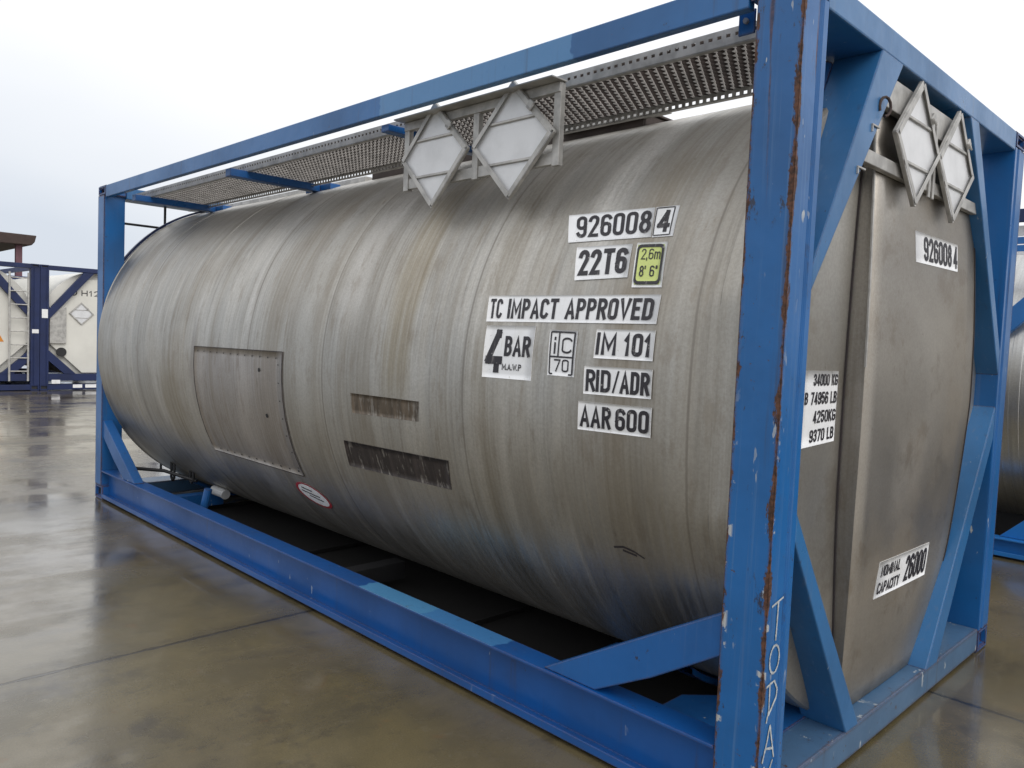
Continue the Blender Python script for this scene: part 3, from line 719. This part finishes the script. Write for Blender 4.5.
obj('sticker_residue', patch_bm(cyl, [(-2.29, -.350), (-1.478, -.338), (-1.50, -.478), (-2.30, -.490)], .0016, 20, 5), M['res_dark'], main, label='long dark residue of a removed sticker')
# oval sticker, white with a red rim, low on the side
def ell(cx, cs, ax, bs, tilt, off, mat, name, par, inner=None, n=32):
    bm = BM()
    def pt(t, k): 
        u, v = ax*k*math.cos(t), bs*k*math.sin(t); return cyl(cx+u*math.cos(tilt)-v*math.sin(tilt), cs+u*math.sin(tilt)+v*math.cos(tilt), off)
    ks = [inner or 0.01, .55, 1.] if not inner else [inner, 1.]
    R = [[bm.verts.new(pt(2*PI*i/n, k)) for i in range(n)] for k in ks]
    for A, B in zip(R, R[1:]):
        for i in range(n): bm.faces.new((A[i], A[(i+1) % n], B[(i+1) % n], B[i]))
    if not inner: bm.faces.new(R[0])
    return obj(name, bm, mat, par)
ov = ell(-2.89, -.80, .165, .085, math.radians(-10), .003, M['vinyl'], 'sticker', main); ov['label'] = 'oval white sticker with a red rim low on the side'
ell(-2.89, -.80, .165, .085, math.radians(-10), .0045, M['red'], 'red_rim', ov, .86)
bm = BM(); qo = [(-3.0, -.74), (-2.80, -.76), (-2.80, -.84), (-3.0, -.82)]
line_bm(bm, cyl, qo, [((0, .5), (.9, .45)), ((.3, .2), (.95, .1)), ((.1, .85), (.6, .8))], (.04, .12), .0046); obj('lettering', bm, M['print'], ov)
# dent scar
bm = BM(); line_bm(bm, cyl, [(-.63, -.52), (-.50, -.52), (-.50, -.58), (-.63, -.58)], [((0, .55), (.35, .75)), ((.35, .75), (.7, .6)), ((.7, .6), (1, .3)), ((.3, .5), (.75, .35))], (.03, .16), .0015)
obj('dent_scar', bm, M['seam'], main)

# end stickers
qn = [(1.225, 2.015), (1.725, 2.02), (1.745, 1.888), (1.245, 1.888)]
qn = [(1.13, 2.000), (1.62, 1.995), (1.645, 1.882), (1.155, 1.878)]
def PIX(q): return q
sticker(main, endp, [(1.120, 1.968), (1.648, 1.972), (1.655, 1.855), (1.135, 1.848)], [('926008', .17, .82, .10, .90, .03), ('4', .88, .97, .10, .90, .03)], label='white sticker reading 926008 4 on the end panel', nv=6)
sticker(main, endp, [(.985, .680), (1.548, .672), (1.536, .530), (.959, .538)], [('NOMINAL', .05, .40, .56, .88, .03), ('CAPACITY', .03, .42, .10, .42, .03), ('26000', .52, .95, .12, .88, .04)], label='white sticker reading NOMINAL CAPACITY 26000', nv=6)
sticker(main, endf, [(.345, 1.418), (.625, 1.416), (.621, 1.168), (.335, 1.156)], [('34000 KG', .30, .97, .80, .96, .03), ('B', .10, .17, .56, .72, .03), ('74956 LB', .26, .97, .55, .72, .03), ('4250KG', .36, .97, .30, .47, .03), ('9370 LB', .30, .95, .05, .22, .03)], label='white weights sticker with four lines on the end', nv=6)

p0 = [o for o in main.children if o.name.startswith('corner_post')][0]; p0.data.materials[0] = M['post_worn']; p0['label'] = 'corner post with rusty edges and flaking paint'
# chalk writing on the near corner post: TODAY, downwards
ps = [o for o in main.children if o.name.startswith('corner_post')][0]
bm = BM()
def stroke(pts, w=.008):
    for (y0, z0), (y1, z1) in zip(pts, pts[1:]):
        n = 4
        for k in range(n):
            ya, za = y0+(y1-y0)*k/n, z0+(z1-z0)*k/n; yb, zb = y0+(y1-y0)*(k+1)/n, z0+(z1-z0)*(k+1)/n
            d = Vector((0, yb-ya, zb-za)).normalized(); ww = w*random.uniform(.7, 1.15)/2; nn = Vector((0, -d.z, d.y))*ww
            def X(y): return .0022 if y < .104 else (-.0076 if y < .124 else .0002)
            v = [bm.verts.new((X(p[0])+.0006*random.random(), p[0]+s_*nn.y, p[1]+s_*nn.z)) for p, s_ in (((ya, za), 1), ((yb, zb), 1), ((yb, zb), -1), ((ya, za), -1))]
            bm.faces.new(v)
stroke([(.026, .722), (.096, .738)]); stroke([(.066, .733), (.064, .650), (.062, .612)])
stroke([(.062+.030*math.cos(math.radians(t)), .555+.043*math.sin(math.radians(t))) for t in range(0, 361, 20)])
stroke([(.044, .487), (.046, .40), (.034, .365)]); stroke([(.022, .478), (.07, .487), (.092, .455), (.088, .43), (.044, .385)])
stroke([(.060, .352), (.046, .30), (.024, .245)]); stroke([(.060, .352), (.080, .29), (.096, .24)]); stroke([(.036, .285), (.086, .272)])
stroke([(.036, .23), (.058, .185), (.058, .13)]); stroke([(.09, .235), (.058, .185)])
obj('chalk_writing', bm, M['chalk'], ps, label='chalk word TODAY written downwards')

# placards on the long side
bm = BM()
for x in (-2.005, -1.515, -1.045): box(bm, x-.018, x+.018, .124, .150, 2.16, 2.478, .002)
box(bm, -2.02, -1.03, .119, .146, 2.440, 2.479, .002); box(bm, -2.02, -1.03, .129, .152, 2.168, 2.215, .002)
box(bm, -2.03, -1.02, .062, .15, 2.480, 2.486, .001)
ph = obj('placard_bracket', bm, M['alu'], main)
placard(ph, (-1.772, .112, 2.292), (1, 0, 0), (0, 0, 1), (0, -1, 0), .236)
placard(ph, (-1.272, .112, 2.286), (1, 0, 0), (0, 0, 1), (0, -1, 0), .238)
# placards on the end
bm = BM()
box(bm, -.058, -.030, .60, 1.80, 2.345, 2.455, .003); box(bm, -.052, -.026, .44, 1.93, 2.125, 2.172, .003)
for y in (1.16, 1.205): box(bm, -.026, -.018, y, y+.02, 2.10, 2.40, .002)
ph = obj('placard_bracket', bm, M['alu'], main)
placard(ph, (-.012, .968, 2.262), (0, 1, 0), (0, 0, 1), (1, 0, 0), .228)
placard(ph, (-.012, 1.412, 2.258), (0, 1, 0), (0, 0, 1), (1, 0, 0), .226)
# hook and hinge lugs by the near upper brace
bm = BM(); tube(bm, [(.010+.01*math.cos(t), .60+.022*math.cos(t), 2.31+.032*math.sin(t)) for t in [i*PI/6 for i in range(-3, 8)]], .005, 8); obj('hook', bm, M['brown'], main)
for y, z in ((.555, 2.235), (.46, 2.08)):
    bm = BM(); box(bm, -.003, .004, y-.03, y+.03, z, z+.006, .001); box(bm, -.003, .004, y-.03, y-.024, z-.02, z, .001); obj('hinge_lug', bm, M['alu'], main)

# walkway and what carries it
walkway(main, -5.78, -.20, .175, .650, 2.492)
for x in (-3.78, -5.42):
    bm = BM(); box(bm, x-.035, x+.035, .062, .70, 2.425, 2.474, .004); box(bm, x-.16, x+.16, .70, .78, 2.430, 2.474, .004)
    obj('walkway_support', bm, M['blue'], main)
for x in (-2.1,):
    bm = BM(); box(bm, x-.03, x+.03, .062, .76, 2.440, 2.474, .004); obj('walkway_support', bm, M['blue'], main)
bm = BM(); box(bm, -.262, -.205, .096, .104, 2.455, 2.53, .003)
lg = obj('lug', bm, M['blue'], main)
bm = BM(); tube(bm, [(-.233, .097, 2.495), (-.233, .085, 2.495)], .009, 6); obj('bolt', bm, M['alu'], lg)
bm = BM()   # spill box round the manhole on top
box(bm, -3.25, -1.12, .78, .792, 2.36, 2.528, .003); box(bm, -3.25, -1.12, 1.62, 1.632, 2.40, 2.528, .003); box(bm, -1.132, -1.12, .795, 1.618, 2.44, 2.525, .003); box(bm, -3.25, -3.238, .795, 1.618, 2.44, 2.525, .003)
box(bm, -3.26, -1.11, .776, 1.64, 2.53, 2.54, .002)
sb = obj('spill_box', bm, M['metal_shade'], main)  # shade below the walkway is painted into the box colour
bm = BM(); box(bm, -1.60, -.98, .74, .80, 2.500, 2.520, .003); obj('rim_plank', bm, M['alu'], sb)
bm = BM(); box(bm, -.90, -.84, .86, .92, 2.45, 2.475, .003); obj('lug', bm, M['alu'], main)
bm = BM(); box(bm, -5.7, -3.4, .83, .90, 2.46, 2.515, .003); obj('grey_plank', bm, M['alu'], main)  # low grey plank along the barrel top beside the walkway

# far end ladder
bm = BM()
for y in (.52, .90): tube(bm, [(-6.0, y, .2), (-6.0, y, 2.50)], .011, 8)
for k in range(8): tube(bm, [(-6.0, .16 if k == 7 else .52, .42+k*.27), (-6.0, .90, .42+k*.27)], .010, 8)
obj('ladder', bm, M['dark'], main)

bm = BM(); box(bm, -5.0, -.26, .13, Wd-.13, .020, .024, .001)  # dark plate and ribs added to keep the underside black
for x in (-5.0, -3.4, -1.8, -.27): box(bm, x-.01, x+.01, .12, Wd-.12, .016, .05, .001)
obj('underside_dark_plate', bm, M['under_shade'], main)
bm = BM(); box(bm, -5.3, -.3, Wd-.30, Wd-.13, .05, .24, .004); obj('underside_dark_block', bm, M['dark'], main)  # dark box added to close the far side and keep the underside dark
# under the barrel: saddle rings, cross members, white blob added for a bright gap, and lugs
for x in (-.62, -5.45):
    bm = BM(); n = 40
    for k in range(n+1):
        t = math.radians(-122+64*k/n)
        for xx in (x-.05, x+.05):
            bm.verts.new((xx, YC+(RR+.012)*math.cos(t), ZC+(RR+.012)*math.sin(t))); bm.verts.new((xx, YC+(RR+.0)*math.cos(t), max(.02, ZC+(RR+.05)*math.sin(t)+.0)))
    bm.verts.ensure_lookup_table()
    for k in range(n):
        i = 4*k; v = bm.verts
        for f in ((0, 1, 5, 4), (2, 6, 7, 3), (0, 4, 6, 2), (1, 3, 7, 5)): bm.faces.new([v[i+j] for j in f])
    bmesh.ops.recalc_face_normals(bm, faces=bm.faces); obj('saddle', bm, M['blue'], main)
for x, m in ((-.95, 'blue'), (-2.6, 'dark'), (-5.0, 'blue')):
    for s_ in (0, 1):
        bm = BM(); ya, yb = ((.10, .62) if s_ == 0 else (Wd-.62, Wd-.10)); box(bm, x-.05, x+.05, ya, yb, .06, .16, .004); obj('cross_member', bm, M[m], main)
bm = BM()
for x, y, hgt in ((-5.35, .37, .13), (-5.05, .40, .08)):
    bm = BM(); zt = ZC-math.sqrt(RR**2-(YC-y)**2)+.01
    tube(bm, [(x-.03, y, zt), (x-.03, y, zt-hgt), (x, y, zt-hgt-.02), (x+.03, y, zt-hgt), (x+.03, y, zt)], .011, 8); obj('shackle', bm, M['dark'], main)
bm = BM(); tube(bm, [(-4.35, .20, .20), (-4.33, .22, .33)], .028, 12); obj('rail_peg', bm, M['blue'], main)
bm = BM(); tube(bm, [(-4.86, .50, .205), (-4.83, .50, .205), (-4.72, .51, .20), (-4.68, .51, .195)], .036, 16); obj('bright_gap_blob', bm, M['gap_white'], main)  # added white piece, painting bright ground that shows through a gap
bm = BM(); tube(bm, [(-5.6, .13, .30), (-5.35, .3, .30), (-5.0, .42, .26)], .014, 8); obj('drain_pipe', bm, M['dark'], main)

# ================================================================== NEIGHBOUR ON THE RIGHT
NX, NY = 4.458, 4.545
nb = thing('tank_container', 'pale silver tank in a bright blue frame, mostly hidden behind the right corner post', 'tank container', (NX, NY, 0), 'tank containers')
frame(nb, M['lightblue'], mtop=M['navy'], gussets=False, rail_z=.150, ends=(False, False))
obj('tank_shell', barrel_bm(-5.88, -.17, (-4.9, -3.6, -2.4, -1.2), r=1.20, zc=1.33, seg=96), M['clad_clean'], nb)
for sg in (1, -1):      # a brace and a foot plate at each end of the long side
    def WX(x): return x-NX if sg == 1 else -L-(x-NX)
    bm = BM(); prism(bm, [(WX(-.75), 1.43), (WX(-.75), 1.62), (WX(.12), 2.486), (WX(.31), 2.486)], 1, .012, .075, .004); obj('side_brace', bm, M['lightblue'], nb)
    bm = BM(); prism(bm, [(WX(-.475), .153), (WX(.25), .153), (WX(.25), .86)], 1, .070, .085, .002); obj('foot_plate', bm, M['lightblue'], nb)
for z0, z1, m in ((2.405, 2.484, 'vinyl'), (2.348, 2.400, 'lightblue'), (2.292, 2.340, 'lightblue'), (2.268, 2.290, 'vinyl')):
    bm = BM(); box(bm, -L+.2, -.2, .14, .15, z0, z1, .001); obj('stripe_board', bm, M[m], nb)

bm = BM(); box(bm, -5.8, -.3, .75, .95, .02, .46, .004); obj('neighbour_dark_block', bm, M['dark'], nb)  # dark block added so no bright ground shows under the neighbour
# ================================================================== TWO WHITE TANKS FAR BEHIND
def far_tank(loc, label, kind):
    t = thing('tank_container', label, 'tank container', loc, 'tank containers')
    frame(t, M['navy'], gussets=True, ends=(False, False))
    bm = barrel_bm(-5.88, -.20, (-4.6, -3.2, -1.8), r=1.17, zc=1.38, seg=72); obj('tank_shell', bm, M['white_clad'], t)
    # octagonal white end shield
    bm = BM(); prism(bm, [(.17, 1.62), (.85, 2.36), (1.58, 2.36), (2.27, 1.62), (2.27, 1.0), (1.62, .36), (.82, .36), (.17, 1.0)], 0, -.16, -.11, .01)
    obj('end_shield', bm, M['white_clad'], t)
    for pg in ([(.162, 1.47), (.162, 1.68), (.82, 2.49), (1.02, 2.49)], [(2.276, 1.47), (2.276, 1.68), (1.62, 2.49), (1.42, 2.49)],
               [(.162, .84), (.162, .62), (.46, .345), (.68, .345)], [(2.276, .84), (2.276, .62), (1.98, .345), (1.76, .345)]):
        bm = BM(); prism(bm, pg, 0, -.10, -.01, .004); obj('end_brace', bm, M['navy'], t)
    bm = BM(); box(bm, -.10, -.02, .162, 2.276, .20, .345, .004); obj('end_cross_rail', bm, M['navy'], t)
    if kind == 'ladder':
        bm = BM()
        for y in (1.90, 2.23): tube(bm, [(.01, y, .20), (.01, y, 2.40)], .020, 8)
        for k in range(8): tube(bm, [(.01, 1.90, .40+k*.27), (.01, 2.23, .40+k*.27)], .012, 8)
        obj('ladder', bm, M['alu'], t)
        bm = BM(); prism(bm, [(.62, 1.50), (.92, 1.02), (1.42, 1.02), (1.12, 1.5)], 0, -.108, -.104, 0) if False else prism(bm, [(1.56, 1.50), (1.83, .99), (1.29, .99)], 0, -.108, -.104, 0)
        obj('sticker', bm, M['orange'], t, label='orange triangle sticker')
        bm = BM(); box(bm, .0, .004, 2.30, 2.42, 1.18, 1.26, 0); obj('sticker', bm, M['vinyl'], t, label='white sticker on the post')
    else:
        bm = BM(); box(bm, -.11, -.05, .19, .50, .98, 1.74, .006); obj('document_box', bm, M['alu'], t)
        bm = BM(); tube(bm, [(-.12, .42, .80), (-.075, .42, .80)], .095, 20); obj('inspection_port', bm, M['dark'], t)
        placard(t, (-.10, .80, 1.62), (0, 1, 0), (0, 0, 1), (1, 0, 0), .24)
        qf = [(.92, 2.15), (1.60, 2.15), (1.60, 1.98), (.92, 1.98)]
        fn = lambda y, z, off=0.: (-.1095+off, y, z)
        st = obj('lettering', text_bm('H12', fn, [(.80, 2.12), (1.16, 2.12), (1.16, 2.0), (.80, 2.0)], 0, 1, 0, 1, .002, .03), M['print'], t)
        bm = BM(); tube(bm, [(-.107, .66+.05*math.cos(k*PI/8), 2.06+.05*math.sin(k*PI/8)) for k in range(17)], .010, 6); obj('round_mark', bm, M['print'], t)
        bm = BM(); box(bm, .0, .004, .03, .14, 1.50, 1.68, 0); obj('sticker', bm, M['vinyl'], t, label='white sticker on the post')
        for y, w in ((.22, .16), (.62, .18), (.86, .26)):
            bm = BM(); box(bm, .0, .004, y, y+w, .05, .12, 0) if y > .5 else box(bm, -.01, -.004, y, y+w, .14, .22, 0); obj('sticker', bm, M['vinyl'], t, label='white sticker on the bottom rail')
    return t
far_tank((-17.25, -.145, .0), 'far white tank in navy frame with a ladder and orange triangle sticker', 'ladder')
far_tank((-17.25, 2.300, .0), 'far white tank in navy frame with blank diamond placard and grey document box', 'placard')

# ------------------------------------------------------------------ open shed behind
sh = thing('open_shed', 'dark flat roofed open shed on thin posts rising behind the far white tanks', 'shed', (-27, 0, 0))
bm = BM(); prism(bm, [(-5.0, 3.42), (3.72, 3.50), (3.80, 3.60), (3.84, 3.78), (-5.0, 3.84)], 0, -3, 3.0, .02); obj('roof', bm, M['brown'], sh)
for x in (2.7, -2.7):
    for y in (3.47, -.2, -3.9):
        bm = BM(); box(bm, x-.07, x+.07, y-.08, y+.08, 0, 3.5, .01); obj('post', bm, M['purple'], sh)
